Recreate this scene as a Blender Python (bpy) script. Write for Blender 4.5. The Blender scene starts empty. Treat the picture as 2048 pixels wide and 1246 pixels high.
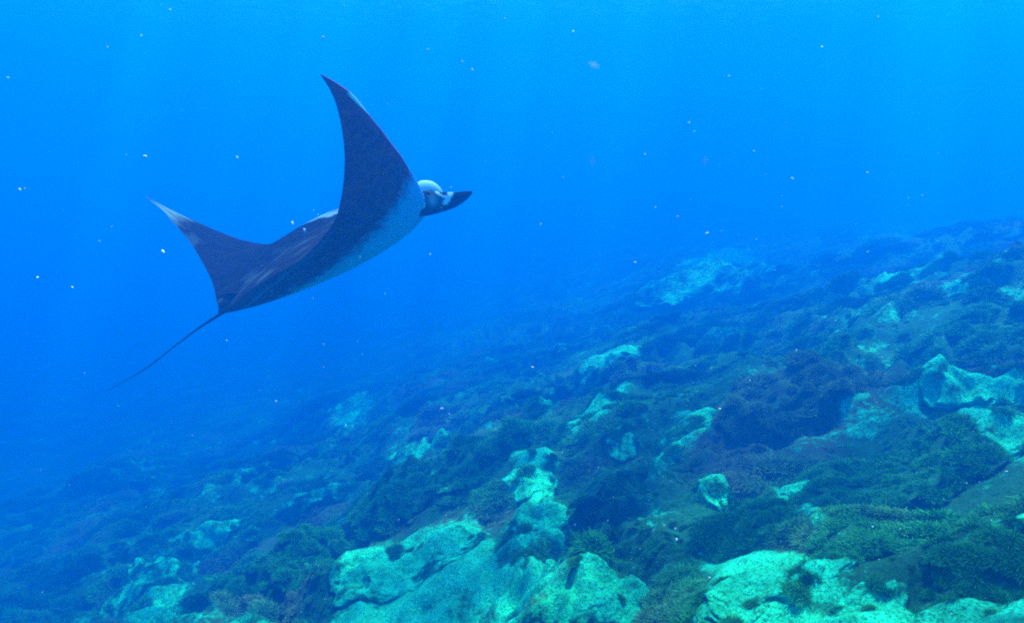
import bpy, math, random
import numpy as np
from mathutils import Vector, Matrix

# ------------------------------------------------------------------ camera, world, sun
scene = bpy.context.scene
C = scene.collection
R = math.radians

cam_data = bpy.data.cameras.new('camera')
cam = bpy.data.objects.new('camera', cam_data)
C.objects.link(cam)
cam_data.sensor_width = 36.0
cam_data.lens = 18.0 / math.tan(R(35.0))
cam_data.clip_start = 0.05
cam_data.clip_end = 1000.0
cam.location = (0.0, 0.0, 0.0)
cam.rotation_euler = (R(90.0 - 15.0), 0.0, 0.0)
scene.camera = cam

SUN_EL, SUN_AZ = R(66.0), R(24.0)          # azimuth clockwise from +Y: the sun stands ahead and to the right
world = bpy.data.worlds.new('World')
scene.world = world
world.use_nodes = True
wn = world.node_tree.nodes
wn.clear()
sky = wn.new('ShaderNodeTexSky')
sky.sky_type = 'NISHITA'
sky.sun_disc = False
sky.sun_elevation = SUN_EL
sky.sun_rotation = SUN_AZ
bg = wn.new('ShaderNodeBackground')
bg.inputs['Strength'].default_value = 0.10
wo = wn.new('ShaderNodeOutputWorld')
world.node_tree.links.new(sky.outputs[0], bg.inputs[0])
world.node_tree.links.new(bg.outputs[0], wo.inputs[0])

sd = bpy.data.lights.new('sun', 'SUN')
sd.energy = 5.0
sd.angle = R(0.5)
sd.color = (1.0, 0.97, 0.92)
sun = bpy.data.objects.new('sun', sd)
C.objects.link(sun)
sdir = Vector((math.sin(SUN_AZ) * math.cos(SUN_EL), math.cos(SUN_AZ) * math.cos(SUN_EL), math.sin(SUN_EL)))
sun.rotation_euler = sdir.to_track_quat('Z', 'Y').to_euler()

scene.view_settings.view_transform = 'Standard'
scene.view_settings.look = 'None'
scene.view_settings.exposure = 2.15
scene.view_settings.gamma = 1.0
scene.view_settings.use_curve_mapping = False
scene.cycles.use_denoising = False          # keeps a fine sensor-like grain in the water
scene.cycles.volume_bounces = 2
scene.cycles.filter_width = 2.2
scene.cycles.max_bounces = 6
scene.cycles.diffuse_bounces = 2
scene.cycles.glossy_bounces = 1
scene.cycles.transparent_max_bounces = 4

# ------------------------------------------------------------------ noise and terrain functions
#BEGIN_SHARED
_rs = np.random.RandomState(7)
_perm = np.concatenate([_rs.permutation(512)] * 2)
_ang = _rs.rand(512) * 2 * np.pi
_gx, _gy = np.cos(_ang), np.sin(_ang)
_g3 = _rs.normal(size=(512, 3)); _g3 /= np.linalg.norm(_g3, axis=1)[:, None]

def perlin2(x, y):
    xi = np.floor(x).astype(np.int64); yi = np.floor(y).astype(np.int64)
    xf = x - xi; yf = y - yi
    u = xf * xf * xf * (xf * (xf * 6 - 15) + 10); v = yf * yf * yf * (yf * (yf * 6 - 15) + 10)
    def g(ix, iy, dx, dy):
        h = _perm[(_perm[ix & 511] + (iy & 511))]
        h = h & 511
        return _gx[h] * dx + _gy[h] * dy
    a = g(xi, yi, xf, yf); b = g(xi + 1, yi, xf - 1, yf)
    c = g(xi, yi + 1, xf, yf - 1); d = g(xi + 1, yi + 1, xf - 1, yf - 1)
    return (a + u * (b - a) + v * ((c + u * (d - c)) - (a + u * (b - a)))) * 1.5

def perlin3(p):
    i = np.floor(p).astype(np.int64); f = p - i
    w = f * f * f * (f * (f * 6 - 15) + 10)
    r = 0
    for dx in (0, 1):
        for dy in (0, 1):
            for dz in (0, 1):
                h = _perm[_perm[_perm[(i[:, 0] + dx) & 511] + ((i[:, 1] + dy) & 511) & 511] + ((i[:, 2] + dz) & 511) & 511]
                g = _g3[h & 511]
                d = f - np.array([dx, dy, dz])
                k = (w[:, 0] if dx else 1 - w[:, 0]) * (w[:, 1] if dy else 1 - w[:, 1]) * (w[:, 2] if dz else 1 - w[:, 2])
                r = r + k * (g * d).sum(1)
    return r * 1.5

def fbm2(x, y, oct=4, gain=0.5):
    r = 0; a = 1.0
    for k in range(oct):
        r = r + a * perlin2(x + 17.3 * k, y - 9.1 * k); x = x * 2.03; y = y * 2.03; a *= gain
    return r

def ridged(x, y, oct=4, gain=0.55):
    r = 0; a = 1.0; n = 0
    for k in range(oct):
        r = r + a * (1 - 2 * np.abs(perlin2(x + 31.7 * k, y + 4.9 * k))); n += a
        x = x * 2.1; y = y * 2.1; a *= gain
    return r / n

def base_height(x, y):
    xs = np.where(x > 0, 15 * np.tanh(x / 15), 22 * np.tanh(x / 22))
    ys = 60 * np.tanh(y / 60)
    return -2.98 + np.where(x > 0, 0.34, 0.40) * xs - 0.235 * ys

def height(x, y):
    x = np.asarray(x, float); y = np.asarray(y, float)
    wx = x + 0.6 * perlin2(x * 0.35, y * 0.35 + 5); wy = y + 0.6 * perlin2(x * 0.35 + 9, y * 0.35)
    h = base_height(x, y)
    h = h + 0.75 * perlin2(wx * 0.16 + 3.1, wy * 0.16 + 1.7)
    h = h + 0.36 * ridged(wx * 0.42, wy * 0.42, 3)
    m = np.clip(0.55 + 1.5 * perlin2(wx * 0.3 + 40, wy * 0.3), 0.2, 1)
    h = h + m * 0.26 * fbm2(wx * 1.2, wy * 1.2, 3)
    lump = perlin2(wx * 2.6 + 11, wy * 2.6 + 3)
    h = h + m * 0.13 * np.clip(lump * 2.2, -0.4, 0.6)
    h = h + m * 0.045 * ridged(wx * 4.1, wy * 4.1, 4)
    return h
#END_SHARED

# ------------------------------------------------------------------ helpers
def material(name):
    m = bpy.data.materials.new(name)
    m.use_nodes = True
    m.node_tree.nodes.clear()
    return m, m.node_tree.nodes, m.node_tree.links

def mesh_from(name, verts, faces, smooth=True):
    me = bpy.data.meshes.new(name)
    verts = np.asarray(verts, np.float32); faces = np.asarray(faces, np.int32)
    n, k = faces.shape
    me.vertices.add(len(verts)); me.vertices.foreach_set('co', verts.ravel())
    me.loops.add(n * k); me.loops.foreach_set('vertex_index', faces.ravel())
    me.polygons.add(n)
    me.polygons.foreach_set('loop_start', np.arange(0, n * k, k, dtype=np.int32))
    me.polygons.foreach_set('loop_total', np.full(n, k, np.int32))
    me.polygons.foreach_set('use_smooth', np.full(n, smooth))
    me.update(calc_edges=True)
    return me

def attr(me, name, vals):
    a = me.attributes.new(name, 'FLOAT', 'POINT')
    a.data.foreach_set('value', np.asarray(vals, np.float32))

def link(name, me, mat, parent=None, **props):
    o = bpy.data.objects.new(name, me)
    if mat is not None and not me.materials: me.materials.append(mat)
    C.objects.link(o)
    if parent is not None: o.parent = parent
    for k, v in props.items(): o[k] = v
    return o

# ------------------------------------------------------------------ the water: one closed box of even density
WT, WB, WX = 13.0, -32.0, 150.0
SS = np.array([0.000, 0.0135, 0.051])
SA = np.array([0.065, 0.030, 0.004])
def water():
    me = mesh_from('haze', [(x, y, z) for z in (WB, WT) for y in (-WX, WX) for x in (-WX, WX)],
                   [(0, 2, 3, 1), (4, 5, 7, 6), (0, 1, 5, 4), (2, 6, 7, 3), (0, 4, 6, 2), (1, 3, 7, 5)], False)
    m, n, l = material('sea_water')
    out = n.new('ShaderNodeOutputMaterial')
    d = 0.20
    col = SS / d
    # Principled Volume: absorption = density * (1 - colour) * (1 - sqrt(absorption colour))
    ac = np.clip(1 - SA / (d * (1 - col)), 0, 1) ** 2
    pv = n.new('ShaderNodeVolumePrincipled')
    pv.inputs['Color'].default_value = (*col, 1)
    pv.inputs['Absorption Color'].default_value = (*ac, 1)
    pv.inputs['Density'].default_value = d
    pv.inputs['Anisotropy'].default_value = 0.35
    l.new(pv.outputs[0], out.inputs['Volume'])
    link('haze', me, m, kind='stuff', label='clear blue sea water filling the whole scene')
water()

# ------------------------------------------------------------------ unseen sea surface, added with a patchy tint to dapple the sunlight
def sea_surface():
    N = 220
    ax = np.linspace(-WX + 2, WX - 2, N)
    XX, YY = np.meshgrid(ax, ax); x = XX.ravel(); y = YY.ravel()
    z = WT + 0.35 + 0.12 * fbm2(x * 0.12, y * 0.2, 3)
    idx = np.arange(N * N).reshape(N, N)
    f = np.stack([idx[:-1, :-1].ravel(), idx[:-1, 1:].ravel(), idx[1:, 1:].ravel(), idx[1:, :-1].ravel()], 1)
    me = mesh_from('sea_surface', np.stack([x, y, z], 1), f)
    m, n, l = material('sun_dapple_pattern')
    out = n.new('ShaderNodeOutputMaterial'); tr = n.new('ShaderNodeBsdfTransparent')
    tc = n.new('ShaderNodeTexCoord')
    a = n.new('ShaderNodeTexNoise'); a.inputs['Scale'].default_value = 0.42; a.inputs['Detail'].default_value = 3; a.inputs['Distortion'].default_value = 0.8
    r = n.new('ShaderNodeMapRange'); r.inputs['From Min'].default_value = 0.40; r.inputs['From Max'].default_value = 0.62
    r.inputs['To Min'].default_value = 0.27; r.inputs['To Max'].default_value = 1.0  # dark and clear patches put into the transparency to cast light shafts
    l.new(tc.outputs['Object'], a.inputs['Vector']); l.new(a.outputs['Fac'], r.inputs['Value'])
    l.new(r.outputs['Result'], tr.inputs['Color']); l.new(tr.outputs[0], out.inputs[0])
    link('sea_surface', me, m, kind='structure', label='unseen sea surface above the reef, tinted in patches to dapple the sunlight')
sea_surface()

# ------------------------------------------------------------------ materials
def reef_material(name, fine):
    m, n, l = material(name)
    out = n.new('ShaderNodeOutputMaterial')
    b = n.new('ShaderNodeBsdfPrincipled')
    b.inputs['Roughness'].default_value = 0.9
    b.inputs['Specular IOR Level'].default_value = 0.12
    tc = n.new('ShaderNodeTexCoord')
    def noise(scale, detail=6, rough=0.6, dist=0.0):
        q = n.new('ShaderNodeTexNoise')
        q.inputs['Scale'].default_value = scale
        q.inputs['Detail'].default_value = detail
        q.inputs['Roughness'].default_value = rough
        q.inputs['Distortion'].default_value = dist
        l.new(tc.outputs['Object'], q.inputs['Vector'])
        return q.outputs['Fac']
    def ma(op, a, b_, c=None):
        q = n.new('ShaderNodeMath'); q.operation = op
        for i, v in enumerate((a, b_, c)):
            if v is None: continue
            if isinstance(v, (int, float)): q.inputs[i].default_value = v
            else: l.new(v, q.inputs[i])
        return q.outputs[0]
    def mixc(f, a, c):
        q = n.new('ShaderNodeMix'); q.data_type = 'RGBA'
        l.new(f, q.inputs[0])
        for i, v in ((6, a), (7, c)):
            if isinstance(v, tuple): q.inputs[i].default_value = (*v, 1)
            else: l.new(v, q.inputs[i])
        return q.outputs[2]
    def ss(v, lo, hi):
        q = n.new('ShaderNodeMapRange'); q.interpolation_type = 'SMOOTHSTEP'
        l.new(v, q.inputs['Value']); q.inputs['From Min'].default_value = lo; q.inputs['From Max'].default_value = hi
        return q.outputs['Result']
    at = n.new('ShaderNodeAttribute'); at.attribute_name = 'pale'
    at2 = n.new('ShaderNodeAttribute'); at2.attribute_name = 'tone'
    mid = noise(3.2 * fine, 8, 0.65, 0.4)
    small = noise(14 * fine, 8, 0.7)
    tiny = noise(48 * fine, 5, 0.75)
    # how far bare pale rock shows through the algae
    v = ma('ADD', at.outputs['Fac'], ma('MULTIPLY', ma('SUBTRACT', mid, 0.5), 1.5))
    v = ma('ADD', v, ma('MULTIPLY', ma('SUBTRACT', small, 0.5), 2.0))
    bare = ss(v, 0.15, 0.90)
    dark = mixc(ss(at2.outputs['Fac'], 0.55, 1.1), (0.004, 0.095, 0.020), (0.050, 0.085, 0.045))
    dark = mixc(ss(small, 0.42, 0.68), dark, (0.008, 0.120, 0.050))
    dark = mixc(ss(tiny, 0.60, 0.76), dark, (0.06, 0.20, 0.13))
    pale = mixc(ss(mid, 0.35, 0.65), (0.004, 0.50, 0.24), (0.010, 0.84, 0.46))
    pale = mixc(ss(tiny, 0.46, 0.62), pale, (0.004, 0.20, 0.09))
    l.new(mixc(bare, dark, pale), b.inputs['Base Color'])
    bump = n.new('ShaderNodeBump'); bump.inputs['Strength'].default_value = 1.0; bump.inputs['Distance'].default_value = 0.045
    l.new(ma('ADD', ma('MULTIPLY', small, 1.0), ma('MULTIPLY', tiny, 0.35)), bump.inputs['Height'])
    l.new(bump.outputs[0], b.inputs['Normal'])
    l.new(b.outputs[0], out.inputs[0])
    return m
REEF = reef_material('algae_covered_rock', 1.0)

def simple(name, col, rough=0.8, spec=0.2):
    m, n, l = material(name)
    out = n.new('ShaderNodeOutputMaterial'); b = n.new('ShaderNodeBsdfPrincipled')
    b.inputs['Base Color'].default_value = (*col, 1); b.inputs['Roughness'].default_value = rough
    b.inputs['Specular IOR Level'].default_value = spec
    l.new(b.outputs[0], out.inputs[0])
    return m

# ------------------------------------------------------------------ pale bare places on the seabed, as outlines on the ground (metres)
PATCHES = [
    (0.80, [(-1.91, 7.88), (-1.82, 8.07), (-1.4, 8.08), (-1.09, 8.11), (-0.63, 7.77), (-0.35, 7.11), (0.08, 6.64), (0.44, 6.51), (0.55, 4.79), (0.79, 4.85), (0.83, 4.61), (0.74, 4.14), (-1.99, 6.42), (-1.84, 7.18)]),
    (0.50, [(-1.39, 8.0), (-1.0, 7.9), (-0.56, 7.65), (-0.59, 7.25), (-1.05, 7.73)]),
    (0.50, [(-1.89, 7.81), (-1.62, 7.83), (-1.32, 7.49), (-1.34, 7.23), (-1.72, 7.15)]),
    (0.40, [(-0.78, 6.94), (-0.35, 7.01), (-0.23, 6.64), (-0.49, 6.57)]),
    (-0.70, [(-1.38, 7.9), (-0.99, 7.73), (-0.55, 7.17), (-0.73, 6.97), (-1.1, 7.66)]),
    (-0.80, [(-0.07, 6.72), (0.18, 6.36), (0.33, 6.39), (0.17, 6.08), (-0.05, 6.56)]),
    (-0.60, [(-1.73, 8.1), (-1.4, 8.02), (-1.37, 7.8), (-1.71, 7.84)]),
    (-0.50, [(-1.04, 6.76), (-0.49, 6.57), (0.25, 4.85), (0.14, 4.75), (-0.62, 6.26)]),
    (0.75, [(0.04, 9.53), (0.52, 9.23), (0.55, 8.46), (0.39, 7.86), (0.54, 6.97), (0.54, 6.56), (0.08, 6.64), (-0.08, 7.68), (0.16, 7.96), (0.04, 8.9)]),
    (0.50, [(-0.53, 11.1), (0.04, 9.59), (0.04, 9.45), (-0.4, 9.99)]),
    (0.50, [(2.0, 6.88), (2.09, 6.79), (2.08, 6.55), (2.0, 6.45), (1.93, 6.54)]),
    (0.90, [(2.12, 8.63), (2.37, 8.41), (2.22, 7.79), (2.07, 7.91), (1.86, 7.85), (1.55, 7.16), (1.47, 7.09), (1.53, 7.24), (1.98, 8.54)]),
    (0.50, [(2.13, 9.03), (2.56, 8.67), (2.38, 8.58), (2.13, 8.83)]),
    (0.65, [(0.75, 9.77), (0.93, 9.98), (1.06, 9.94), (1.29, 10.03), (1.73, 11.22), (1.7, 10.67), (1.33, 9.46), (1.09, 9.5), (0.89, 9.49)]),
    (0.45, [(1.21, 8.77), (1.42, 8.84), (1.58, 8.62), (1.38, 8.53)]),
    (0.45, [(0.26, 11.19), (0.8, 14.48), (0.75, 11.53), (0.5, 10.15)]),
    (0.50, [(1.8, 19.05), (3.3, 17.25), (2.69, 13.71), (2.1, 16.5), (1.49, 14.47)]),
    (0.60, [(6.03, 27.6), (9.3, 39.75), (11.68, 41.56), (13.7, 40.33), (10.25, 31.51), (7.64, 24.35), (7.09, 26.85)]),
    (0.95, [(4.09, 7.36), (4.47, 7.32), (4.95, 7.69), (4.96, 7.21), (4.75, 6.6), (5.06, 6.33), (3.62, 4.46), (4.46, 6.2), (4.44, 6.63), (4.52, 7.18), (4.31, 7.3)]),
    (0.50, [(4.33, 8.89), (4.33, 8.38), (3.79, 7.33), (3.62, 7.46), (3.5, 7.52), (3.85, 8.16)]),
    (0.40, [(4.49, 9.14), (4.61, 8.98), (4.59, 8.92), (4.47, 8.99)]),
    (0.45, [(3.66, 5.81), (3.71, 5.7), (3.56, 5.42), (3.6, 5.75)]),
    (0.60, [(8.15, 15.94), (8.69, 15.09), (12.36, 20.55), (8.91, 14.51), (8.09, 13.91), (7.89, 14.7)]),
    (0.55, [(7.39, 12.26), (7.87, 12.42), (6.82, 10.7), (7.18, 11.78)]),
    (0.60, [(9.24, 14.36), (8.08, 11.91), (7.93, 11.54), (8.34, 12.66)]),
    (0.35, [(6.11, 10.39), (6.42, 10.62), (5.89, 9.39), (6.05, 10.03)]),
    (0.95, [(2.3, 6.18), (2.41, 5.95), (2.61, 6.25), (2.74, 6.29), (2.72, 5.89), (2.64, 5.59), (2.09, 4.43), (2.12, 4.64), (2.57, 5.71), (2.48, 5.76), (2.25, 5.59)]),
    (0.70, [(1.44, 5.14), (1.56, 5.03), (1.56, 4.9), (1.44, 4.94)]),
    (0.95, [(1.47, 4.67), (1.59, 4.78), (1.71, 4.6), (1.84, 4.08), (1.76, 3.41), (1.6, 2.9), (0.98, 3.22), (1.25, 3.94)]),
    (-0.90, [(1.7, 4.04), (1.81, 4.11), (1.63, 3.52), (1.6, 3.43), (1.51, 3.42), (1.5, 3.55)]),
    (-0.70, [(1.56, 3.35), (1.68, 3.33), (1.62, 3.0), (1.51, 3.22)]),
    (0.70, [(1.78, 3.3), (1.92, 3.33), (1.89, 3.07), (1.77, 2.87), (1.6, 2.93)]),
    (0.70, [(2.27, 3.4), (2.36, 3.37), (2.39, 3.2), (2.39, 3.15), (2.36, 3.2), (2.34, 3.32)]),
    (0.65, [(2.04, 3.08), (2.19, 3.15), (2.19, 2.92), (2.52, 2.97), (2.15, 2.48), (1.77, 2.65)]),
    (0.45, [(2.82, 3.87), (2.95, 3.6), (2.69, 3.23), (2.5, 3.35)]),
    (0.55, [(-7.34, 12.41), (-7.66, 13.76), (-6.78, 13.87), (-6.49, 14.49), (-6.2, 13.63), (-6.56, 13.1), (-5.78, 11.25), (-3.9, 7.27), (-4.93, 7.79)]),
    (0.35, [(-7.78, 27.52), (-6.36, 28.7), (-4.92, 25.95), (-4.91, 20.46)]),
    (0.40, [(-2.1, 16.25), (-1.39, 14.23), (-1.52, 13.26), (-2.42, 14.41), (-2.88, 15.75)]),
    (0.45, [(-2.71, 9.13), (-2.45, 9.6), (-2.45, 9.52), (-2.68, 9.02)]),
    (0.40, [(-8.42, 11.7), (-4.84, 9.04), (-2.14, 7.18), (-1.93, 6.39), (-8.04, 10.76)]),
    (0.50, [(1.14, 4.93), (1.21, 4.82), (1.16, 4.7), (1.09, 4.86)]),
    (0.40, [(1.94, 5.11), (2.0, 5.02), (1.95, 4.83), (1.91, 4.97)]),
]

def poly_sd(px, py, poly):
    d = np.full(px.shape, 1e9); inside = np.zeros(px.shape, bool)
    n = len(poly)
    for i in range(n):
        ax, ay = poly[i]; bx, by = poly[(i + 1) % n]
        ex, ey = bx - ax, by - ay
        L = ex * ex + ey * ey + 1e-9
        t = np.clip(((px - ax) * ex + (py - ay) * ey) / L, 0, 1)
        d = np.minimum(d, (px - ax - ex * t) ** 2 + (py - ay - ey * t) ** 2)
        c = (ay > py) != (by > py)
        with np.errstate(divide='ignore', invalid='ignore'):
            xi = (bx - ax) * (py - ay) / (by - ay + 1e-12) + ax
        inside ^= c & (px < xi)
    d = np.sqrt(d)
    return np.where(inside, -d, d)

def pale_mask(x, y):
    v = np.zeros(x.shape)
    for k, (s, poly) in enumerate(PATCHES):
        P = np.array(poly); lo = P.min(0); hi = P.max(0)
        w = min(0.12 * float(np.min(hi - lo)) + 0.04, 0.5)
        sel = np.nonzero((x > lo[0] - 2 * w) & (x < hi[0] + 2 * w) & (y > lo[1] - 2 * w) & (y < hi[1] + 2 * w))[0]
        if not len(sel): continue
        f = 0.35 / w
        jx = x[sel] + 0.8 * w * perlin2(x[sel] * f + k, y[sel] * f); jy = y[sel] + 0.8 * w * perlin2(x[sel] * f, y[sel] * f + k + 7)
        q = np.clip(0.5 - poly_sd(jx, jy, poly) / (2 * w), 0, 1)
        q = q * q * (3 - 2 * q) * s * 1.3
        v[sel] = v[sel] + q if s < 0 else np.maximum(v[sel], q) + 0.15 * np.minimum(v[sel], q)
    v = v + 0.55 * np.clip(fbm2(x * 0.9 + 21, y * 0.9 - 4, 4) - 0.12, 0, 0.8) * (v >= 0)
    return np.clip(v, -0.2, 1)

def tone_mask(x, y):
    return np.clip(0.42 + 0.9 * perlin2(x * 0.45 + 6.3, y * 0.45 - 2.2) + 0.3 * perlin2(x * 1.7, y * 1.7)
                   + 0.45 * np.exp(-((x - 3.1) ** 2 + (y - 7.4) ** 2) / 1.6) + 0.3 * np.exp(-((x - 2.9) ** 2 + (y - 4.5) ** 2) / 0.3), 0, 1)

# ------------------------------------------------------------------ seabed
SURF = []      # (points, normals, pale, tone) of everything seaweed can grow on
def mesh_points(me):
    v = np.empty(len(me.vertices) * 3, np.float32); me.vertices.foreach_get('co', v)
    nn = np.empty(len(me.vertices) * 3, np.float32); me.vertices.foreach_get('normal', nn)
    return v.reshape(-1, 3), nn.reshape(-1, 3)

def seabed():
    N = 860
    t = np.linspace(-1, 1, N)
    ax = np.sinh(t * 4.6) / math.sinh(4.6) * 140
    XX, YY = np.meshgrid(ax + 1.0, ax + 6.0)
    x = XX.ravel(); y = YY.ravel()
    z = height(x, y)
    pm = pale_mask(x, y)
    z = z + 0.07 * np.clip(pm, 0, 1)
    idx = np.arange(N * N).reshape(N, N)
    f = np.stack([idx[:-1, :-1].ravel(), idx[:-1, 1:].ravel(), idx[1:, 1:].ravel(), idx[1:, :-1].ravel()], 1)
    me = mesh_from('seabed', np.stack([x, y, z], 1), f)
    tm = tone_mask(x, y)
    attr(me, 'pale', pm); attr(me, 'tone', tm)
    link('seabed', me, REEF, kind='structure', label='rocky reef slope covered in dark algae')
    return me
seabed_mesh = seabed()

# ------------------------------------------------------------------ boulders
def ico(sub):
    import bmesh
    bm = bmesh.new(); bmesh.ops.create_icosphere(bm, subdivisions=sub, radius=1.0)
    v = np.array([q.co[:] for q in bm.verts]); f = np.array([[q.index for q in p.verts] for p in bm.faces]); bm.free()
    return v, f
ICO = {5: ico(5), 6: ico(6)}

def boulder(x, y, rx, ry, rz, rot, pale, label, sink=0.35, tone=0.4, name='boulder', seed=None, rough=0.32):
    rx, ry, rz = rx * 1.12, ry * 1.12, rz * 0.62
    v, f = ICO[6] if max(rx, ry) > 0.28 else ICO[5]
    seed = seed if seed is not None else int(abs(x * 971 + y * 313)) % 997
    o = np.array([seed * 1.7, seed * 0.37, seed * 2.9])
    p = v.copy()
    # squared-off, cracked block
    r = 1 + rough * perlin3(p * 1.1 + o) + rough * 0.7 * perlin3(p * 2.3 + o)
    r = r + 0.07 * (1 - 2 * np.abs(perlin3(p * 3.3 + o + 5))) + 0.03 * (1 - 2 * np.abs(perlin3(p * 7.5 + o))) + 0.03 * perlin3(p * 15 + o)
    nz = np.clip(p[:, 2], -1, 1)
    q = p * r[:, None]
    lowr = np.clip(-p[:, 2], 0, 1)                       # the foot flares out and runs down into the reef
    hr = np.hypot(q[:, 0], q[:, 1]) + 1e-6
    foot = 1 + lowr * (1.25 / hr - 1)
    q[:, 0] *= foot; q[:, 1] *= foot
    q[:, 2] = np.where(q[:, 2] > 0, q[:, 2], q[:, 2] * 0.9)
    q = q * np.array([rx, ry, rz])
    c, s_ = math.cos(rot), math.sin(rot)
    q = np.stack([q[:, 0] * c - q[:, 1] * s_, q[:, 0] * s_ + q[:, 1] * c, q[:, 2]], 1)
    z0 = float(height(np.array([x]), np.array([y]))[0])
    # its foot follows the slope it sits on
    q[:, 2] += height(x + q[:, 0], y + q[:, 1]) - z0 + 0.02 * rz
    me = mesh_from('boulder', q, f)
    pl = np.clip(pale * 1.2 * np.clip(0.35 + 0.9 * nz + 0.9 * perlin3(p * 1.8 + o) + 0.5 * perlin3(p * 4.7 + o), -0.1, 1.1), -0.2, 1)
    attr(me, 'pale', pl); attr(me, 'tone', np.full(len(q), tone) + 0.3 * perlin3(p * 1.9 + o))
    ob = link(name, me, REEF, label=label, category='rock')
    ob.location = (x, y, z0)
    pts, nn = mesh_points(me)
    SURF.append((pts + np.array([x, y, z0]), nn, pl, np.full(len(q), tone), max(rx, ry)))
    return ob

BOULDERS = [   # x, y, half sizes, turn, paleness, label
    (-1.45, 7.54, 0.53, 0.43, 0.31, .3, .80, 'pale lumpy boulder at the left end of the bright bottom ledge'),
    (-0.85, 7.55, 0.48, 0.35, 0.26, -.2, .72, 'rounded pale boulder with a dark hollow on the bright bottom ledge'),
    (0.56, 4.56, 0.39, 0.32, 0.21, .5, .80, 'bright green boulder at the right end of the bottom ledge'),
    (0.23, 8.49, 0.29, 0.41, 0.21, .1, .70, 'cyan boulder at the top of the pale central channel'),
    (0.22, 7.10, 0.31, 0.35, 0.18, .8, .62, 'cyan boulder halfway down the pale central channel'),
    (2.21, 8.37, 0.29, 0.26, 0.26, .2, .95, 'small bright block at the top of a slanting pale streak'),
    (1.82, 7.81, 0.15, 0.41, 0.14, -.5, .60, 'narrow pale rock running down below the bright block'),
    (1.29, 10.00, 0.26, 0.51, 0.16, -1.0, .60, 'long slanting pale slab above the dark valley'),
    (0.92, 9.82, 0.21, 0.17, 0.15, .0, .66, 'rounded pale tip at the lower end of the slanting slab'),
    (2.01, 6.60, 0.12, 0.22, 0.13, .2, .62, 'upright oval pale stone amid dark algae in the right middle'),
    (2.59, 5.88, 0.22, 0.17, 0.20, .6, .85, 'bright hook shaped rock crest standing out of dark algae'),
    (1.43, 3.65, 0.37, 0.33, 0.19, .2, .85, 'big yellowish green boulder at the bottom right of centre'),
    (1.85, 3.22, 0.15, 0.14, 0.11, .0, .80, 'small yellow green rock at the bottom edge on the right'),
    (1.49, 4.97, 0.10, 0.08, 0.07, .4, .80, 'little bright green stone above the big yellowish boulder'),
    (4.83, 7.27, 0.47, 0.34, 0.29, -.5, .95, 'brightest pale ridge rock near the right edge'),
    (4.54, 6.16, 0.27, 0.45, 0.23, .5, .70, 'green pale rock sloping down at the right edge'),
    (3.66, 5.71, 0.12, 0.10, 0.09, .1, .50, 'small bluish pale stone under the bright right ridge'),
    (7.34, 11.84, 0.36, 0.31, 0.24, .4, .55, 'dim pale boulder high on the right slope'),
    (8.47, 14.85, 0.69, 0.28, 0.22, .3, .42, 'low pale ledge high on the right slope'),
    (8.03, 28.69, 3.00, 2.36, 0.78, .3, .42, 'far hazy pale mound at the edge of visibility'),
    (-6.45, 13.71, 0.59, 0.46, 0.35, .6, .55, 'dim blue pale rock low on the left'),
    (-6.70, 12.15, 0.67, 0.76, 0.33, .2, .50, 'broad dim blue boulder at the bottom left'),
    (2.35, 3.20, 0.22, 0.19, 0.15, .3, .12, 'dark domed rock with algae in the bottom right corner'),
    (1.57, 3.54, 0.10, 0.09, 0.10, .0, -.2, 'round dark algae ball on the big yellowish boulder'),
    (3.47, 8.27, 0.84, 0.65, 0.45, .4, .05, 'large grey purple algae covered hump right of centre'),
    (3.18, 5.55, 0.65, 0.55, 0.35, .2, .00, 'large dark green hump below the bright right ridge'),
    (-0.92, 9.84, 1.04, 0.73, 0.41, .1, .12, 'wide dark teal outcrop above the bright bottom ledge'),
    (-3.13, 8.83, 0.78, 0.60, 0.36, -.3, .10, 'dark blue outcrop left of the bright bottom ledge'),
    (4.05, 8.15, 0.23, 0.16, 0.14, .3, .70, 'broken cyan stone beside the grey purple hump'),
    (1.40, 8.69, 0.17, 0.25, 0.11, .2, .50, 'faint pale stone between slab and bright block'),
    (0.55, 11.40, 0.20, 0.36, 0.13, -.4, .52, 'faint blue pale stone left of the slanting slab'),
    (2.32, 15.63, 0.74, 0.49, 0.30, .1, .50, 'faint blue ledge behind the slanting slab'),
    (2.08, 2.94, 0.19, 0.15, 0.09, .2, .65, 'low green rock cut by the bottom edge on the right'),
    (1.78, 5.07, 0.34, 0.27, 0.18, .5, .00, 'dark green rock above the little bright stone'),
    (6.35, 9.18, 0.79, 0.66, 0.44, .2, .10, 'dark blue green hump at the right edge'),
    (2.56, 3.41, 0.18, 0.14, 0.09, .3, .45, 'dull green ledge at the right edge near the bottom'),
    (2.10, 3.99, 0.24, 0.19, 0.12, .2, .10, 'dark green lump behind the big yellowish boulder'),
    (-14.12, 24.17, 1.71, 1.44, 0.91, .1, .25, 'shadowy blue mound far on the left'),
    (-4.23, 14.45, 0.66, 0.52, 0.41, .4, .38, 'faint teal rock left of the dark outcrop'),
]
for k, (x, y, rx, ry, rz, rot, pl, lab) in enumerate(BOULDERS):
    boulder(x, y, rx, ry, rz, rot, pl, lab, tone=0.85 if 'purple' in lab else 0.35)

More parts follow.
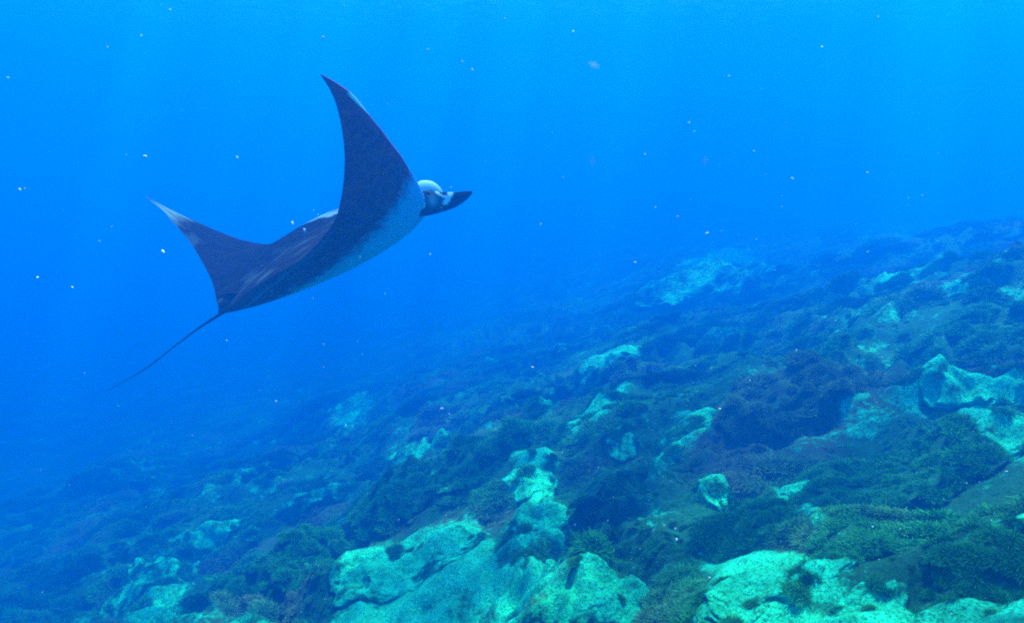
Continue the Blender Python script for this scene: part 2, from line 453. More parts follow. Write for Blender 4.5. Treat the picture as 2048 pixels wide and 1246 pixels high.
# ------------------------------------------------------------------ seaweed, pebbles: what nobody could count
rng = np.random.RandomState(11)
def tufts(name, label, pts, nrm, size, blades, tone, mat):
    n = len(pts) * blades
    c = np.repeat(pts, blades, 0); nr = np.repeat(nrm, blades, 0); sz = np.repeat(size, blades) * rng.uniform(0.5, 1.2, n)
    a = rng.rand(n) * 2 * np.pi
    out = np.stack([np.cos(a), np.sin(a), np.zeros(n)], 1)
    up = nr * 0.7 + np.array([0, 0, 0.6]); up /= np.linalg.norm(up, axis=1)[:, None]
    side = np.cross(up, out); side /= np.linalg.norm(side, axis=1)[:, None]
    w = sz * rng.uniform(0.10, 0.26, n)
    lean = rng.uniform(0.2, 1.1, n)[:, None]
    b0 = c + out * (sz * 0.15)[:, None] - nr * 0.01
    b1 = b0 + (up * 0.30 + out * 0.60 * lean) * sz[:, None]
    b2 = b1 + (up * 0.05 + out * 0.75 * lean) * sz[:, None]
    W = side * w[:, None]
    V = np.stack([b0 - W * .5, b0 + W * .5, b1 + W, b1 - W, b2 + W * .35, b2 - W * .35], 1).reshape(-1, 3)
    i = np.arange(n)[:, None] * 6
    F = np.concatenate([i + np.array([0, 1, 2, 3]), i + np.array([3, 2, 4, 5])], 1).reshape(-1, 4)
    me = mesh_from(name, V, F, False)
    attr(me, 'tone', np.repeat(np.repeat(tone, blades) + rng.uniform(-.12, .12, n), 6))
    return link(name, me, mat, kind='stuff', label=label)

def weed_material():
    m, n, l = material('seaweed_fronds')
    out = n.new('ShaderNodeOutputMaterial'); b = n.new('ShaderNodeBsdfPrincipled')
    b.inputs['Roughness'].default_value = 0.8; b.inputs['Specular IOR Level'].default_value = 0.15
    at = n.new('ShaderNodeAttribute'); at.attribute_name = 'tone'; at.attribute_type = 'INSTANCER'
    r = n.new('ShaderNodeValToRGB')
    r.color_ramp.elements[0].color = (0.003, 0.090, 0.014, 1); r.color_ramp.elements[1].color = (0.10, 0.190, 0.095, 1)
    e = r.color_ramp.elements.new(0.5); e.color = (0.010, 0.260, 0.050, 1)
    l.new(at.outputs['Fac'], r.inputs[0]); l.new(r.outputs[0], b.inputs['Base Color'])
    l.new(b.outputs[0], out.inputs[0])
    return m
WEED = weed_material()

def frond_cushion(seed, n=1700):
    """a soft domed cushion of fine curved fronds, about one unit across"""
    g = np.random.RandomState(seed)
    th = g.rand(n) * 2 * np.pi; u = g.rand(n) ** 0.7
    d = np.stack([np.cos(th) * u, np.sin(th) * u, np.sqrt(np.clip(1 - u * u * 0.8, 0.05, 1))], 1)
    lump = 1 + 0.35 * perlin3(d * 2.1 + seed * 3.3)
    L = (g.uniform(0.12, 0.38, n) * lump)[:, None]
    root = d * np.array([0.72, 0.72, 0.22]) - np.array([0, 0, 0.08])
    bend = g.normal(size=(n, 3)) * 0.55
    p1 = root + (d + bend * 0.4) * L * 0.55 * np.array([1, 1, 0.75])
    p2 = p1 + (d + bend) * L * 0.45 * np.array([1.1, 1.1, 0.55])
    side = np.cross(d, g.normal(size=(n, 3))); side /= np.linalg.norm(side, axis=1)[:, None]
    w = g.uniform(0.008, 0.017, n)[:, None]
    V = np.stack([root - side * w * .6, root + side * w * .6, p1 + side * w, p1 - side * w, p2 + side * w * .5, p2 - side * w * .5], 1).reshape(-1, 3)
    i = np.arange(n)[:, None] * 6
    F = np.concatenate([i + np.array([0, 1, 2, 3]), i + np.array([3, 2, 4, 5])], 1).reshape(-1, 4)
    me = mesh_from('frond_cushion', V, F, False)
    me.materials.append(WEED)
    return me

def instancer(name, label, pts, nrm, size, tone, meshes):
    n = len(pts)
    me = bpy.data.meshes.new(name); me.vertices.add(n)
    me.vertices.foreach_set('co', np.asarray(pts, np.float32).ravel()); me.update()
    attr(me, 'size', size); attr(me, 'tone', tone)
    up = nrm * 0.6 + np.array([0, 0, 0.4]); up /= np.linalg.norm(up, axis=1)[:, None]
    yaw = rng.rand(n) * 2 * np.pi
    rot = np.stack([-np.arcsin(up[:, 1]), np.arcsin(up[:, 0]), np.zeros(n)], 1)
    va = me.attributes.new('rot', 'FLOAT_VECTOR', 'POINT'); va.data.foreach_set('vector', rot.astype(np.float32).ravel())
    attr(me, 'yaw', yaw)
    ia = me.attributes.new('pick', 'INT', 'POINT'); ia.data.foreach_set('value', rng.randint(0, len(meshes), n).astype(np.int32))
    ob = link(name, me, None, kind='stuff', label=label)
    src = bpy.data.collections.new('frond_cushions')       # only a library for the nodes, not linked to the scene
    for k, q in enumerate(meshes):
        o = bpy.data.objects.new('frond_cushion', q); src.objects.link(o)
    ng = bpy.data.node_groups.new(name, 'GeometryNodeTree')
    ng.interface.new_socket('Geometry', in_out='INPUT', socket_type='NodeSocketGeometry')
    ng.interface.new_socket('Geometry', in_out='OUTPUT', socket_type='NodeSocketGeometry')
    N, L = ng.nodes, ng.links
    gi = N.new('NodeGroupInput'); go = N.new('NodeGroupOutput')
    ci = N.new('GeometryNodeCollectionInfo'); ci.inputs['Collection'].default_value = src
    ci.inputs['Separate Children'].default_value = True; ci.inputs['Reset Children'].default_value = True
    ip = N.new('GeometryNodeInstanceOnPoints'); ip.inputs['Pick Instance'].default_value = True
    def named(nm, t):
        q = N.new('GeometryNodeInputNamedAttribute'); q.data_type = t; q.inputs['Name'].default_value = nm
        return q.outputs['Attribute']
    L.new(gi.outputs[0], ip.inputs['Points']); L.new(ci.outputs[0], ip.inputs['Instance'])
    L.new(named('pick', 'INT'), ip.inputs['Instance Index'])
    e2r = N.new('FunctionNodeEulerToRotation'); L.new(named('rot', 'FLOAT_VECTOR'), e2r.inputs[0])
    L.new(e2r.outputs[0], ip.inputs['Rotation']); L.new(named('size', 'FLOAT'), ip.inputs['Scale'])
    ri = N.new('GeometryNodeRotateInstances'); ri.inputs['Local Space'].default_value = True
    cx = N.new('ShaderNodeCombineXYZ'); L.new(named('yaw', 'FLOAT'), cx.inputs[2])
    e3 = N.new('FunctionNodeEulerToRotation'); L.new(cx.outputs[0], e3.inputs[0])
    L.new(ip.outputs[0], ri.inputs['Instances']); L.new(e3.outputs[0], ri.inputs['Rotation'])
    L.new(ri.outputs[0], go.inputs[0])
    mod = ob.modifiers.new('scatter', 'NODES'); mod.node_group = ng
    return ob

def seaweed():
    n = 85000
    d = 1.6 + 30 * rng.rand(n) ** 1.35; a = R(90) - rng.uniform(R(-52), R(48), n)
    x = d * np.cos(a); y = d * np.sin(a)
    pm = pale_mask(x, y)
    dens = 0.75 + 1.3 * fbm2(x * 0.9 + 3, y * 0.9, 3)
    keep = (rng.rand(n) < np.clip(dens, 0.10, 1)) & (rng.rand(n) > np.clip(pm * 2.6, 0, 0.985))
    x, y, d = x[keep], y[keep], d[keep]
    e = 0.05
    h0 = height(x, y); hx = height(x + e, y); hy = height(x, y + e)
    nrm = np.stack([-(hx - h0) / e, -(hy - h0) / e, np.ones(len(x))], 1); nrm /= np.linalg.norm(nrm, axis=1)[:, None]
    clump = np.clip(0.5 + 1.3 * perlin2(x * 0.8, y * 0.8 + 3), 0.25, 1.2)
    size = (0.06 + 0.12 * rng.rand(len(x)) ** 2) * clump * (0.60 + 0.07 * d)
    P = [np.stack([x, y, h0 - 0.01], 1)]; Nn = [nrm]; S = [size]; T = [tone_mask(x, y)]
    for pts, nn, pl, tn, rad in SURF:
        k = int(min(1500, 1200 * rad * rad + 50))
        sel = rng.randint(0, len(pts), k)
        sel = sel[(nn[sel, 2] > 0.0) & (rng.rand(k) > np.clip(pl[sel] * 2.4, 0, 0.97))]
        P.append(pts[sel]); Nn.append(nn[sel]); dd = np.hypot(pts[sel, 0], pts[sel, 1])
        S.append((0.05 + 0.08 * rng.rand(len(sel)) ** 2) * (0.60 + 0.07 * dd)); T.append(tn[sel])
    P = np.concatenate(P); Nn = np.concatenate(Nn); S = np.concatenate(S); T = np.concatenate(T)
    instancer('seaweed', 'bushy dark green seaweed growing all over the reef', P, Nn, S, np.clip(T, 0, 1), [frond_cushion(k) for k in range(6)])
seaweed()

def flake_cloud(name, label, pts, size, mat, kind='stuff'):
    """small irregular chips, one closed 5-point shape each"""
    n = len(pts)
    base = np.array([(1, 0, 0), (-.4, .8, 0), (-.5, -.7, .1), (0.1, 0, .5), (0, .1, -.4)])
    Q = rng.normal(size=(n, 3, 3)); Q, _ = np.linalg.qr(Q)
    st = rng.uniform(0.4, 1.3, (n, 1, 3))
    V = np.einsum('nij,nkj->nki', Q, base[None] * st) * size[:, None, None] + pts[:, None, :]
    f = np.array([(0, 1, 3), (1, 2, 3), (2, 0, 3), (1, 0, 4), (2, 1, 4), (0, 2, 4)])
    F = (np.arange(n)[:, None, None] * 5 + f[None]).reshape(-1, 3)
    return link(name, mesh_from(name, V.reshape(-1, 3), F, False), mat, kind=kind, label=label)

WHITE = simple('pale_shell', (0.80, 0.92, 0.86), 0.7)
def rubble():
    n = 6000
    d = 2 + 12 * rng.rand(n) ** 1.1; a = R(90) - rng.uniform(R(-45), R(42), n)
    x = d * np.cos(a); y = d * np.sin(a)
    k = fbm2(x * 1.6, y * 1.6 + 9, 2) + 0.7 * pale_mask(x, y) > 0.15
    x, y, d = x[k], y[k], d[k]
    z = height(x, y) + 0.02 + 0.03 * rng.rand(len(x))
    flake_cloud('shell_rubble', 'scattered chips of pale shell and coral on the reef', np.stack([x, y, z], 1), (0.003 + 0.008 * rng.rand(len(x)) ** 3) * (0.5 + 0.10 * d), WHITE)
rubble()

# ------------------------------------------------------------------ the manta ray
MANTA_ORIGIN = [-1.641, 6.162, -1.151]
MANTA_STATIONS = [   # span position, leading edge, trailing edge
    (-1.00, (-1.913, 0.985, 0.392), (-1.918, 0.984, 0.387)),
    (-0.96, (-1.676, 0.895, 0.287), (-1.719, 0.855, 0.292)),
    (-0.90, (-1.441, 0.829, 0.195), (-1.539, 0.699, 0.175)),
    (-0.80, (-1.137, 0.775, 0.073), (-1.327, 0.497, 0.038)),
    (-0.70, (-0.908, 0.754, -0.005), (-1.18, 0.324, -0.065)),
    (-0.60, (-0.652, 0.765, -0.041), (-1.067, 0.17, -0.139)),
    (-0.50, (-0.408, 0.789, 0.047), (-0.977, 0.047, -0.211)),
    (-0.40, (-0.144, 0.816, 0.225), (-0.91, -0.069, -0.256)),
    (-0.30, (0.125, 0.811, 0.321), (-0.861, -0.17, -0.289)),
    (-0.20, (0.463, 0.793, 0.37), (-0.816, -0.264, -0.33)),
    (-0.10, (0.803, 0.73, 0.405), (-0.775, -0.338, -0.371)),
    (0.00, (0.851, 0.592, 0.393), (-0.747, -0.37, -0.414)),
    (0.10, (0.856, 0.402, 0.458), (-0.459, -0.459, -0.207)),
    (0.20, (0.857, 0.196, 0.54), (-0.163, -0.576, -0.023)),
    (0.30, (0.843, -0.006, 0.634), (0.044, -0.687, 0.101)),
    (0.40, (0.81, -0.165, 0.735), (0.23, -0.744, 0.275)),
    (0.50, (0.783, -0.364, 0.844), (0.353, -0.815, 0.434)),
    (0.60, (0.742, -0.544, 0.945), (0.423, -0.88, 0.619)),
    (0.70, (0.699, -0.723, 1.051), (0.468, -0.956, 0.8)),
    (0.80, (0.655, -0.904, 1.148), (0.494, -1.054, 0.974)),
    (0.90, (0.58, -1.074, 1.284), (0.489, -1.143, 1.18)),
    (0.96, (0.502, -1.179, 1.356), (0.459, -1.201, 1.312)),
    (1.00, (0.419, -1.248, 1.408), (0.415, -1.25, 1.402)),
]
MANTA_TAIL = [(-0.639, -0.328, -0.335), (-0.747, -0.371, -0.418), (-0.918, -0.452, -0.526), (-1.078, -0.535, -0.645), (-1.28, -0.659, -0.797), (-1.523, -0.798, -0.93)]
NEAR_LOBE = [(0.814, 0.364, 0.392), (0.903, 0.366, 0.4), (1.001, 0.368, 0.409), (1.111, 0.393, 0.424), (1.21, 0.443, 0.454), (1.28, 0.492, 0.485)]
FAR_LOBE = [(0.742, 0.744, 0.46), (0.804, 0.784, 0.493), (0.875, 0.825, 0.489), (0.937, 0.856, 0.453), (0.99, 0.883, 0.398)]
EYE = [(0.904, 0.308, 0.494)]

def hermite(xs, P, t):
    xs = np.asarray(xs, float); P = np.asarray(P, float)
    T = np.zeros_like(P)
    for k in range(len(xs)):
        a, b = max(k - 1, 0), min(k + 1, len(xs) - 1)
        T[k] = (P[b] - P[a]) / (xs[b] - xs[a])
    i = np.clip(np.searchsorted(xs, t) - 1, 0, len(xs) - 2)
    h = xs[i + 1] - xs[i]; u = (t - xs[i]) / h
    u = u[:, None]; h = h[:, None]
    return ((2 * u**3 - 3 * u**2 + 1) * P[i] + (u**3 - 2 * u**2 + u) * h * T[i]
            + (-2 * u**3 + 3 * u**2) * P[i + 1] + (u**3 - u**2) * h * T[i + 1])

def strip_shell(path, rad_a, rad_b, n=48, ring=16, up=(0, 0, 1)):
    """closed tapered tube round a curved path, flattened (rad_a sideways, rad_b thick)"""
    path = np.asarray(path, float); m = len(path)
    t = np.linspace(0, m - 1, n)
    c = hermite(np.arange(m), path, t)
    tan = np.gradient(c, axis=0); tan /= np.linalg.norm(tan, axis=1)[:, None]
    s = np.cross(tan, np.array(up, float)); s /= np.linalg.norm(s, axis=1)[:, None]
    w = np.cross(s, tan)
    u = t / (m - 1)
    ra = np.interp(u, np.linspace(0, 1, len(rad_a)), rad_a); rb = np.interp(u, np.linspace(0, 1, len(rad_b)), rad_b)
    a = np.arange(ring) / ring * 2 * np.pi
    V = c[:, None] + (w[:, None] * np.cos(a)[None, :, None]) * ra[:, None, None] + (s[:, None] * np.sin(a)[None, :, None]) * rb[:, None, None]
    V = V.reshape(-1, 3)
    F = []
    for i in range(n - 1):
        for j in range(ring):
            k = (j + 1) % ring
            F.append((i * ring + j, i * ring + k, (i + 1) * ring + k, (i + 1) * ring + j))
    V = np.concatenate([V, c[:1], c[-1:]]); e0, e1 = len(V) - 2, len(V) - 1
    for j in range(ring):
        k = (j + 1) % ring
        F.append((k, j, e0, e0)); F.append(((n - 1) * ring + j, (n - 1) * ring + k, e1, e1))
    return V, F, np.repeat(u, ring), np.tile(a, n)

def manta():
    st = np.array([s[0] for s in MANTA_STATIONS]); LE = [s[1] for s in MANTA_STATIONS]; TE = [s[2] for s in MANTA_STATIONS]
    NS, NC = 181, 64
    e = np.sin(np.linspace(-1, 1, NS) * math.pi / 2 * 0.999)
    e = 0.45 * e + 0.55 * np.linspace(-1, 1, NS)
    le = hermite(st, LE, e); te = hermite(st, TE, e)
    c = 0.5 - 0.5 * np.cos(np.linspace(0, 1, NC) * math.pi)
    M = le[:, None] * (1 - c)[None, :, None] + te[:, None] * c[None, :, None]
    de = np.gradient(M, axis=0); dc = np.gradient(M, axis=1)
    nrm = np.cross(dc, de); nrm /= np.linalg.norm(nrm, axis=2)[:, :, None] + 1e-9
    if nrm[NS // 2, NC // 2, 2] < 0: nrm = -nrm
    for _ in range(6):                                  # even the normals out along the span
        nrm[1:-1] = (nrm[:-2] + 2 * nrm[1:-1] + nrm[2:]) / 4
        nrm /= np.linalg.norm(nrm, axis=2)[:, :, None] + 1e-9
    E = e[:, None]; Cc = c[None, :]
    ae = np.abs(E)
    prof_body = np.clip(Cc, 0, 1) ** 0.42 * (1 - Cc) ** 0.75 * 1.75
    prof_wing = np.clip(Cc, 0, 1) ** 0.5 * (1 - Cc) * 2.6
    body = 0.23 * np.exp(-(ae / 0.20) ** 2) * prof_body
    wing = 0.050 * np.clip(1 - ae, 0, 1) ** 0.6 * prof_wing
    x = E + 0 * Cc; y = Cc + 0 * E
    ripple = 0.006 * perlin2(x * 9, y * 5)
    top = M + nrm * (body * 1.05 + wing + ripple * (Cc * (1 - Cc) * 4))[:, :, None]
    bot = M - nrm * (body * 0.95 + wing * 0.7)[:, :, None]
    V = np.concatenate([top.reshape(-1, 3), bot.reshape(-1, 3)])
    idx = np.arange(NS * NC).reshape(NS, NC); B = idx + NS * NC
    q = lambda a, b, c_, d: np.stack([a.ravel(), b.ravel(), c_.ravel(), d.ravel()], 1)
    F = np.concatenate([
        q(idx[:-1, :-1], idx[1:, :-1], idx[1:, 1:], idx[:-1, 1:]),
        q(B[:-1, :-1], B[:-1, 1:], B[1:, 1:], B[1:, :-1]),
        q(idx[:-1, 0], B[:-1, 0], B[1:, 0], idx[1:, 0]), q(idx[:-1, -1], idx[1:, -1], B[1:, -1], B[:-1, -1]),
        q(idx[0, :-1], idx[0, 1:], B[0, 1:], B[0, :-1]), q(idx[-1, :-1], B[-1, :-1], B[-1, 1:], idx[-1, 1:])])
    # colouring of the skin: white belly fading into dark wing undersides, dark back with pale shoulder marks
    n1 = perlin2(x * 14, y * 12) * 0.7 + perlin2(x * 41, y * 37) * 0.6
    lim = 0.39 - 0.47 * y
    belly = np.clip((lim - np.abs(x)) / 0.10 + 0.5 * n1 + 0.5 * perlin2(x * 95, y * 60) + 0.3, 0, 1)
    belly *= np.clip((0.86 - y) / 0.1, 0, 1)
    edge = (y < 0.22) * np.clip((0.925 - x) / 0.02, 0, 1) * np.clip((x - 0.80 - 0.5 * y) / 0.03, 0, 1)
    edge2 = np.clip(1 - y / 0.05, 0, 1) * np.clip((x + 0.985) / 0.02, 0, 1) * np.clip((-0.90 - x) / 0.02, 0, 1)
    white_b = np.clip(belly + edge * 1.0, 0, 1)
    sh = np.clip((0.16 - np.abs(np.abs(x) - 0.33)) / 0.05 + n1, 0, 1) * np.clip((0.14 - np.abs(y - 0.08)) / 0.04 + n1, 0, 1)
    tr = np.clip((0.04 - np.abs(x + 0.80)) / 0.02 + n1, 0, 1) * np.clip((y - 0.7) / 0.1, 0, 1) * 0.6
    crease = np.clip(1 - np.abs(y - (0.93 - 0.1 * x)) / 0.015, 0, 1) * np.clip((0.45 - x) / 0.1, 0, 1) * (x > 0) * 0.35
    tip = np.clip((-0.88 - x) / 0.06 + 0.8 * n1, 0, 1) * 0.30
    white_t = np.clip(tip + sh * np.clip(0.55 + 0.6 * n1, 0.15, 0.9) + edge2 * 0.8 + tr * 0.12 + edge, 0, 1)
    grey = np.clip(perlin2(x * 16, y * 9) * 1.3 + 0.5 * n1, 0, 1) * np.exp(-((np.abs(x) - 0.08) / 0.15) ** 2) * 0.10
    W = np.concatenate([np.maximum(white_t, grey).ravel(), np.maximum(white_b, crease).ravel()])
    under = np.concatenate([np.zeros(NS * NC), np.where(edge.ravel() > 0.3, 0.5, 1.0)])
    F = F.tolist(); V = V.tolist(); W = W.tolist(); U = under.tolist()
    def add(v, f, w, u):
        b = len(V); V.extend(v.tolist()); F.extend([tuple(i + b for i in g) for g in f]); W.extend(w); U.extend(u)
    # tail whip
    v, f, u, a = strip_shell(MANTA_TAIL, [0.036, 0.013, 0.007, 0.005, 0.004, 0.0015], [0.032, 0.012, 0.007, 0.005, 0.004, 0.0015], 90, 10)
    add(v, f, [0.0] * len(v), [0.0] * len(v))
    # dorsal fin at the tail root
    v, f, u, a = strip_shell([(-0.60, -0.30, -0.27), (-0.68, -0.335, -0.28), (-0.745, -0.36, -0.27)], [0.02, 0.035, 0.004], [0.012, 0.008, 0.003], 12, 10)
    add(v, f, [0.0] * len(v), [0.0] * len(v))
    # rolled cephalic fins on either side of the mouth
    v, f, u, a = strip_shell(NEAR_LOBE, [0.115, 0.108, 0.092, 0.070, 0.045, 0.012], [0.05, 0.045, 0.035, 0.028, 0.02, 0.006], 60, 24, up=(0.1, 0.2, 1))
    uu = np.concatenate([u, [0, 1]]); aa = np.concatenate([a, [0, 0]])
    h = np.cos(aa)
    bar = ((np.abs(uu - 0.50 - 0.10 * h) < 0.045) & (h > -0.35)) | ((np.abs(uu - 0.36 - 0.2 * (1 - h)) < 0.035) & (h > 0.35))
    spot = ((uu - 0.07) / 0.07) ** 2 + ((h - 0.05) / 0.45) ** 2 < 1
    cheek = np.exp(-(((uu - 0.28) / 0.09) ** 2 + ((h - 0.15) / 0.5) ** 2)) * 0.5
    w = np.where(bar | spot, 1.0, cheek)
    add(v, f, w.tolist(), [0.0] * len(v))
    v, f, u, a = strip_shell(FAR_LOBE, [0.05, 0.070, 0.065, 0.045, 0.01], [0.03, 0.03, 0.028, 0.02, 0.006], 40, 20, up=(0, 0.3, 1))
    uu = np.concatenate([u, [0, 1]]); aa = np.concatenate([a, [0, 0]])
    slit = (np.abs(np.cos(aa) + 0.55 + 0.6 * (uu - 0.5)) < 0.12) & (uu > 0.3) & (uu < 0.8)
    add(v, f, np.where(slit, 0.0, 1.0).tolist(), [0.5] * len(v))
    me = bpy.data.meshes.new('manta_ray')
    me.from_pydata(V, [], [tuple(dict.fromkeys(g)) for g in F]); me.update()
    me.polygons.foreach_set('use_smooth', np.ones(len(me.polygons), bool))
    import bmesh
    bm = bmesh.new(); bm.from_mesh(me); bmesh.ops.recalc_face_normals(bm, faces=bm.faces); bm.to_mesh(me); bm.free()
    attr(me, 'white', W); attr(me, 'under', U)
    m, n, l = material('manta_skin')
    out = n.new('ShaderNodeOutputMaterial'); b = n.new('ShaderNodeBsdfPrincipled')
    b.inputs['Roughness'].default_value = 0.7; b.inputs['Specular IOR Level'].default_value = 0.03
    aw = n.new('ShaderNodeAttribute'); aw.attribute_name = 'white'
    au = n.new('ShaderNodeAttribute'); au.attribute_name = 'under'
    tc = n.new('ShaderNodeTexCoord'); nz = n.new('ShaderNodeTexNoise'); nz.inputs['Scale'].default_value = 13; nz.inputs['Detail'].default_value = 8
    l.new(tc.outputs['Object'], nz.inputs['Vector'])
    def mix(f, a, c):
        q = n.new('ShaderNodeMix'); q.data_type = 'RGBA'
        if isinstance(f, float): q.inputs[0].default_value = f
        else: l.new(f, q.inputs[0])
        for i, v_ in ((6, a), (7, c)):
            if isinstance(v_, tuple): q.inputs[i].default_value = (*v_, 1)
            else: l.new(v_, q.inputs[i])
        return q.outputs[2]
    dark = mix(au.outputs['Fac'], (0.025, 0.014, 0.010), (0.50, 0.065, 0.060))
    mott = n.new('ShaderNodeMapRange'); l.new(nz.outputs['Fac'], mott.inputs['Value'])
    mott.inputs['From Min'].default_value = 0.40; mott.inputs['From Max'].default_value = 0.62
    dark2 = mix(au.outputs['Fac'], (0.012, 0.009, 0.012), (0.26, 0.030, 0.032))
    dark = mix(mott.outputs['Result'], dark, dark2)
    isb = n.new('ShaderNodeMath'); isb.operation = 'GREATER_THAN'; isb.inputs[1].default_value = 0.85
    l.new(au.outputs['Fac'], isb.inputs[0])
    white = mix(isb.outputs[0], (0.55, 0.94, 0.90), (0.16, 0.52, 0.92))
    l.new(mix(aw.outputs['Fac'], dark, white), b.inputs['Base Color'])
    l.new(b.outputs[0], out.inputs[0])
    root = link('manta_ray', me, m, label='large dark manta ray gliding to the right with both wings raised', category='manta ray')
    root.location = MANTA_ORIGIN
    # the eye on the side of the head
    v, f = ICO[5]
    v, f = v[:], f
    em = mesh_from('eye', v * np.array([0.022, 0.018, 0.018]), f)
    link('eye', em, simple('eye_black', (0.01, 0.01, 0.012), 0.15, 0.5), root).location = EYE[0]
    return root
manta()

# ------------------------------------------------------------------ pale flecks drifting in the water
FLECKS = [
    (-0.994, 2.022, -0.107, 0.0051),
    (-0.928, 2.521, -0.137, 0.0038),
    (-1.046, 2.163, -0.395, 0.0056),
    (-1.302, 2.729, 0.270, 0.0039),
    (-1.439, 2.756, 0.234, 0.0033),
    (-0.512, 1.700, -0.244, 0.0044),
    (-0.126, 1.222, -0.508, 0.0030),
    (-0.176, 1.909, -0.811, 0.0026),
    (0.168, 2.146, 0.222, 0.0041),
    (0.221, 2.080, 0.132, 0.0081),
    (0.352, 3.254, -0.192, 0.0115),
    (0.621, 2.398, -0.141, 0.0072),
    (0.534, 3.002, -0.151, 0.0045),
    (0.782, 2.416, -0.111, 0.0030),
    (0.968, 2.630, -0.318, 0.0034),
    (0.490, 1.829, -0.287, 0.0047),
    (0.513, 2.623, -0.318, 0.0034),
    (0.116, 2.979, -0.432, 0.0054),
    (0.552, 2.436, -0.325, 0.0037),
    (1.069, 2.822, -0.232, 0.0050),
    (1.339, 2.861, 0.346, 0.0048),
    (0.722, 1.804, 0.154, 0.0026),
    (1.054, 2.905, -0.029, 0.0036),
    (0.634, 2.621, -0.055, 0.0039),
    (0.618, 2.184, 0.107, 0.0032),
    (0.802, 1.675, -0.124, 0.0017),
    (1.674, 3.006, -0.315, 0.0046),
    (1.146, 2.325, -0.426, 0.0030),
    (-0.149, 2.891, 0.166, 0.0056),
    (-0.204, 3.169, 0.211, 0.0062),
    (-0.317, 2.903, 0.238, 0.0049),
    (-1.438, 3.297, 0.429, 0.0039),
    (-0.578, 2.372, 0.230, 0.0046),
    (-1.939, 2.907, -0.283, 0.0052),
    (-1.389, 2.252, -0.525, 0.0030),
    (-2.010, 3.029, -0.662, 0.0040),
    (-0.522, 2.922, -0.709, 0.0039),
    (-0.197, 1.731, -0.323, 0.0027),
    (0.040, 1.346, -0.473, 0.0022),
    (-0.232, 1.334, -0.799, 0.0015),
    (0.488, 1.920, -1.216, 0.0039),
    (0.481, 1.576, -0.656, 0.0026),
    (0.919, 1.658, -1.014, 0.0029),
    (1.062, 1.428, -0.739, 0.0024),
    (0.683, 1.672, -0.546, 0.0027),
    (0.536, 1.551, -0.578, 0.0021),
    (-0.021, 2.312, 0.276, 0.0028),
    (-0.583, 2.724, 0.367, 0.0033),
    (-0.589, 1.705, -0.690, 0.0028),
    (0.213, 3.087, -0.249, 0.0039),
    (0.651, 2.779, -0.026, 0.0041),
    (1.078, 3.148, -0.177, 0.0063),
    (1.099, 2.990, -0.316, 0.0030),
    (0.913, 3.168, -0.486, 0.0033),
    (-1.476, 5.172, -0.789, 0.0133),
    (0.313, 1.830, -0.361, 0.0024),
    (1.101, 1.844, -1.133, 0.0021),
    (0.676, 1.900, -1.287, 0.0022),
    (0.182, 1.882, -1.143, 0.0022),
    (-0.522, 2.473, -0.471, 0.0026),
]
SOFT = (9, 10, 11, 51)
FLECK_LABELS = {
    0: 'bright pale fleck left of the manta, above its far wing tip',
    1: 'small pale fleck above the manta between its two wings',
    2: 'large bright fleck just below and left of the far wing',
    5: 'greenish pale fleck beside the pale shoulder of the manta',
    6: 'brightest round fleck drifting in front of the reef below the manta',
    7: 'small faint fleck close below the brightest round fleck',
    8: 'pale fleck near the top edge of the picture right of centre',
    9: 'soft translucent blob near the top, right of centre',
    10: 'soft translucent blob in open water right of the manta head',
    11: 'faint translucent blob to the upper right of centre',
    12: 'greenish fleck between the two faint blobs right of centre',
    15: 'pale fleck just above the far hazy pale mound',
    17: 'lone fleck to the lower right of the manta head',
    20: 'pale upright fleck high up near the right edge of the picture',
    33: 'pale fleck near the left edge level with the manta wings',
    43: 'white fleck in front of dark algae by the right edge',
    51: 'faint soft blob in open water on the right, above the reef ridge',
    54: 'long bright fleck on the shoulder of the manta',
}
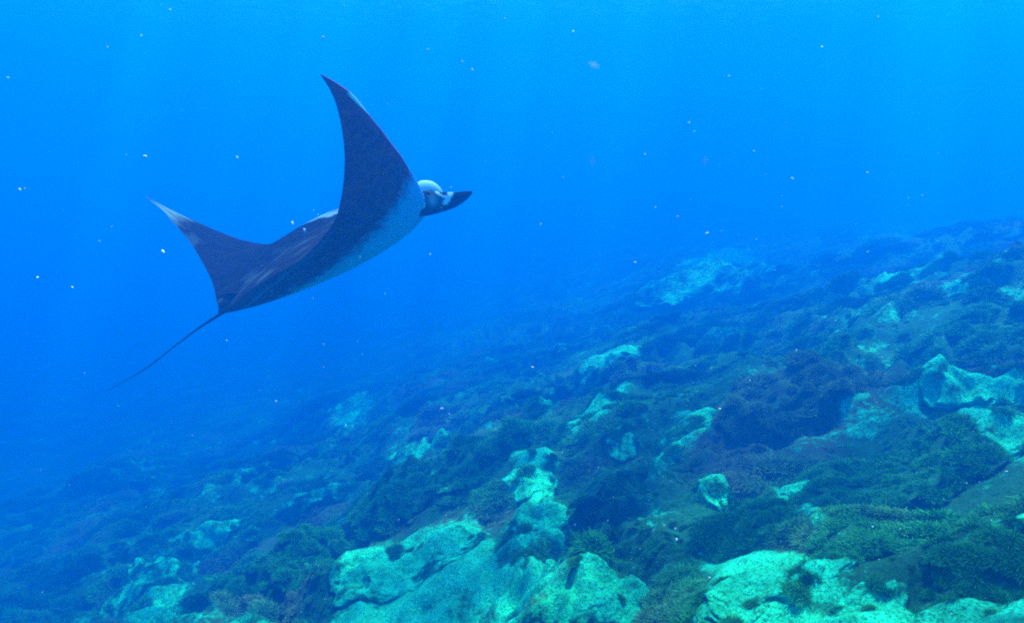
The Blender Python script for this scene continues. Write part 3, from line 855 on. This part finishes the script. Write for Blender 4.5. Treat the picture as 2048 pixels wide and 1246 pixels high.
def jelly_material():
    m, n, l = material('translucent_jelly')
    out = n.new('ShaderNodeOutputMaterial'); mx = n.new('ShaderNodeMixShader'); mx.inputs[0].default_value = 0.22
    t = n.new('ShaderNodeBsdfTransparent'); d = n.new('ShaderNodeBsdfDiffuse'); d.inputs[0].default_value = (0.8, 0.9, 0.9, 1)
    l.new(t.outputs[0], mx.inputs[1]); l.new(d.outputs[0], mx.inputs[2]); l.new(mx.outputs[0], out.inputs[0])
    return m
def flecks():
    meshes = []
    v, f = ico(2)
    for k in range(6):
        p = v * np.array([1.0, 0.55, 0.4]); p = p * (1 + 0.45 * perlin3(v * 1.6 + k * 9.1))[:, None]
        meshes.append(mesh_from('plankton_fleck', p, f))
        meshes[-1].materials.append(WHITE)
    # a loose floc of tiny translucent shreds
    tv = np.array([(1, 0, -.3), (-.5, .8, -.3), (-.5, -.8, -.3), (0, 0, .9)]); tf = np.array([(0, 2, 1), (0, 1, 3), (1, 2, 3), (2, 0, 3)])
    cc = rng.normal(size=(170, 3)) * np.array([0.55, 0.45, 0.40]); ss_ = rng.uniform(0.04, 0.13, 170)
    soft_mesh = mesh_from('jelly_blob', (tv[None] * ss_[:, None, None] + cc[:, None]).reshape(-1, 3), (tf[None] + 4 * np.arange(170)[:, None, None]).reshape(-1, 3), False)
    soft_mesh.materials.append(jelly_material())
    for k, (x, y, z, s) in enumerate(FLECKS):
        o = bpy.data.objects.new('plankton_fleck', meshes[k % 6])
        C.objects.link(o)
        s *= 1.25
        o.location = (x, y, z); o.scale = (s, s, s)
        o.rotation_euler = (rng.rand() * 6, rng.rand() * 6, rng.rand() * 6)
        o['label'] = FLECK_LABELS.get(k, 'tiny pale fleck of plankton drifting in open blue water')
        o['category'] = 'plankton'; o['group'] = 'pale flecks drifting in the water'
        if k in SOFT:
            o.name = 'jelly_blob'; o.scale = (s * 1.3, s * 1.1, s * 0.9)
            o.data = soft_mesh
    n = 900
    d = rng.uniform(1.5, 7, n); a = rng.uniform(R(-40), R(40), n)
    z = d * rng.uniform(-0.75, 0.15, n)
    x = d * np.sin(a); y = d * np.cos(a)
    k = z > height(x, y) + 0.05
    flake_cloud('marine_snow', 'fine pale particles suspended throughout the sea water', np.stack([x, y, z], 1)[k], (0.0008 + 0.0018 * rng.rand(n) ** 3)[k], WHITE)
flecks()
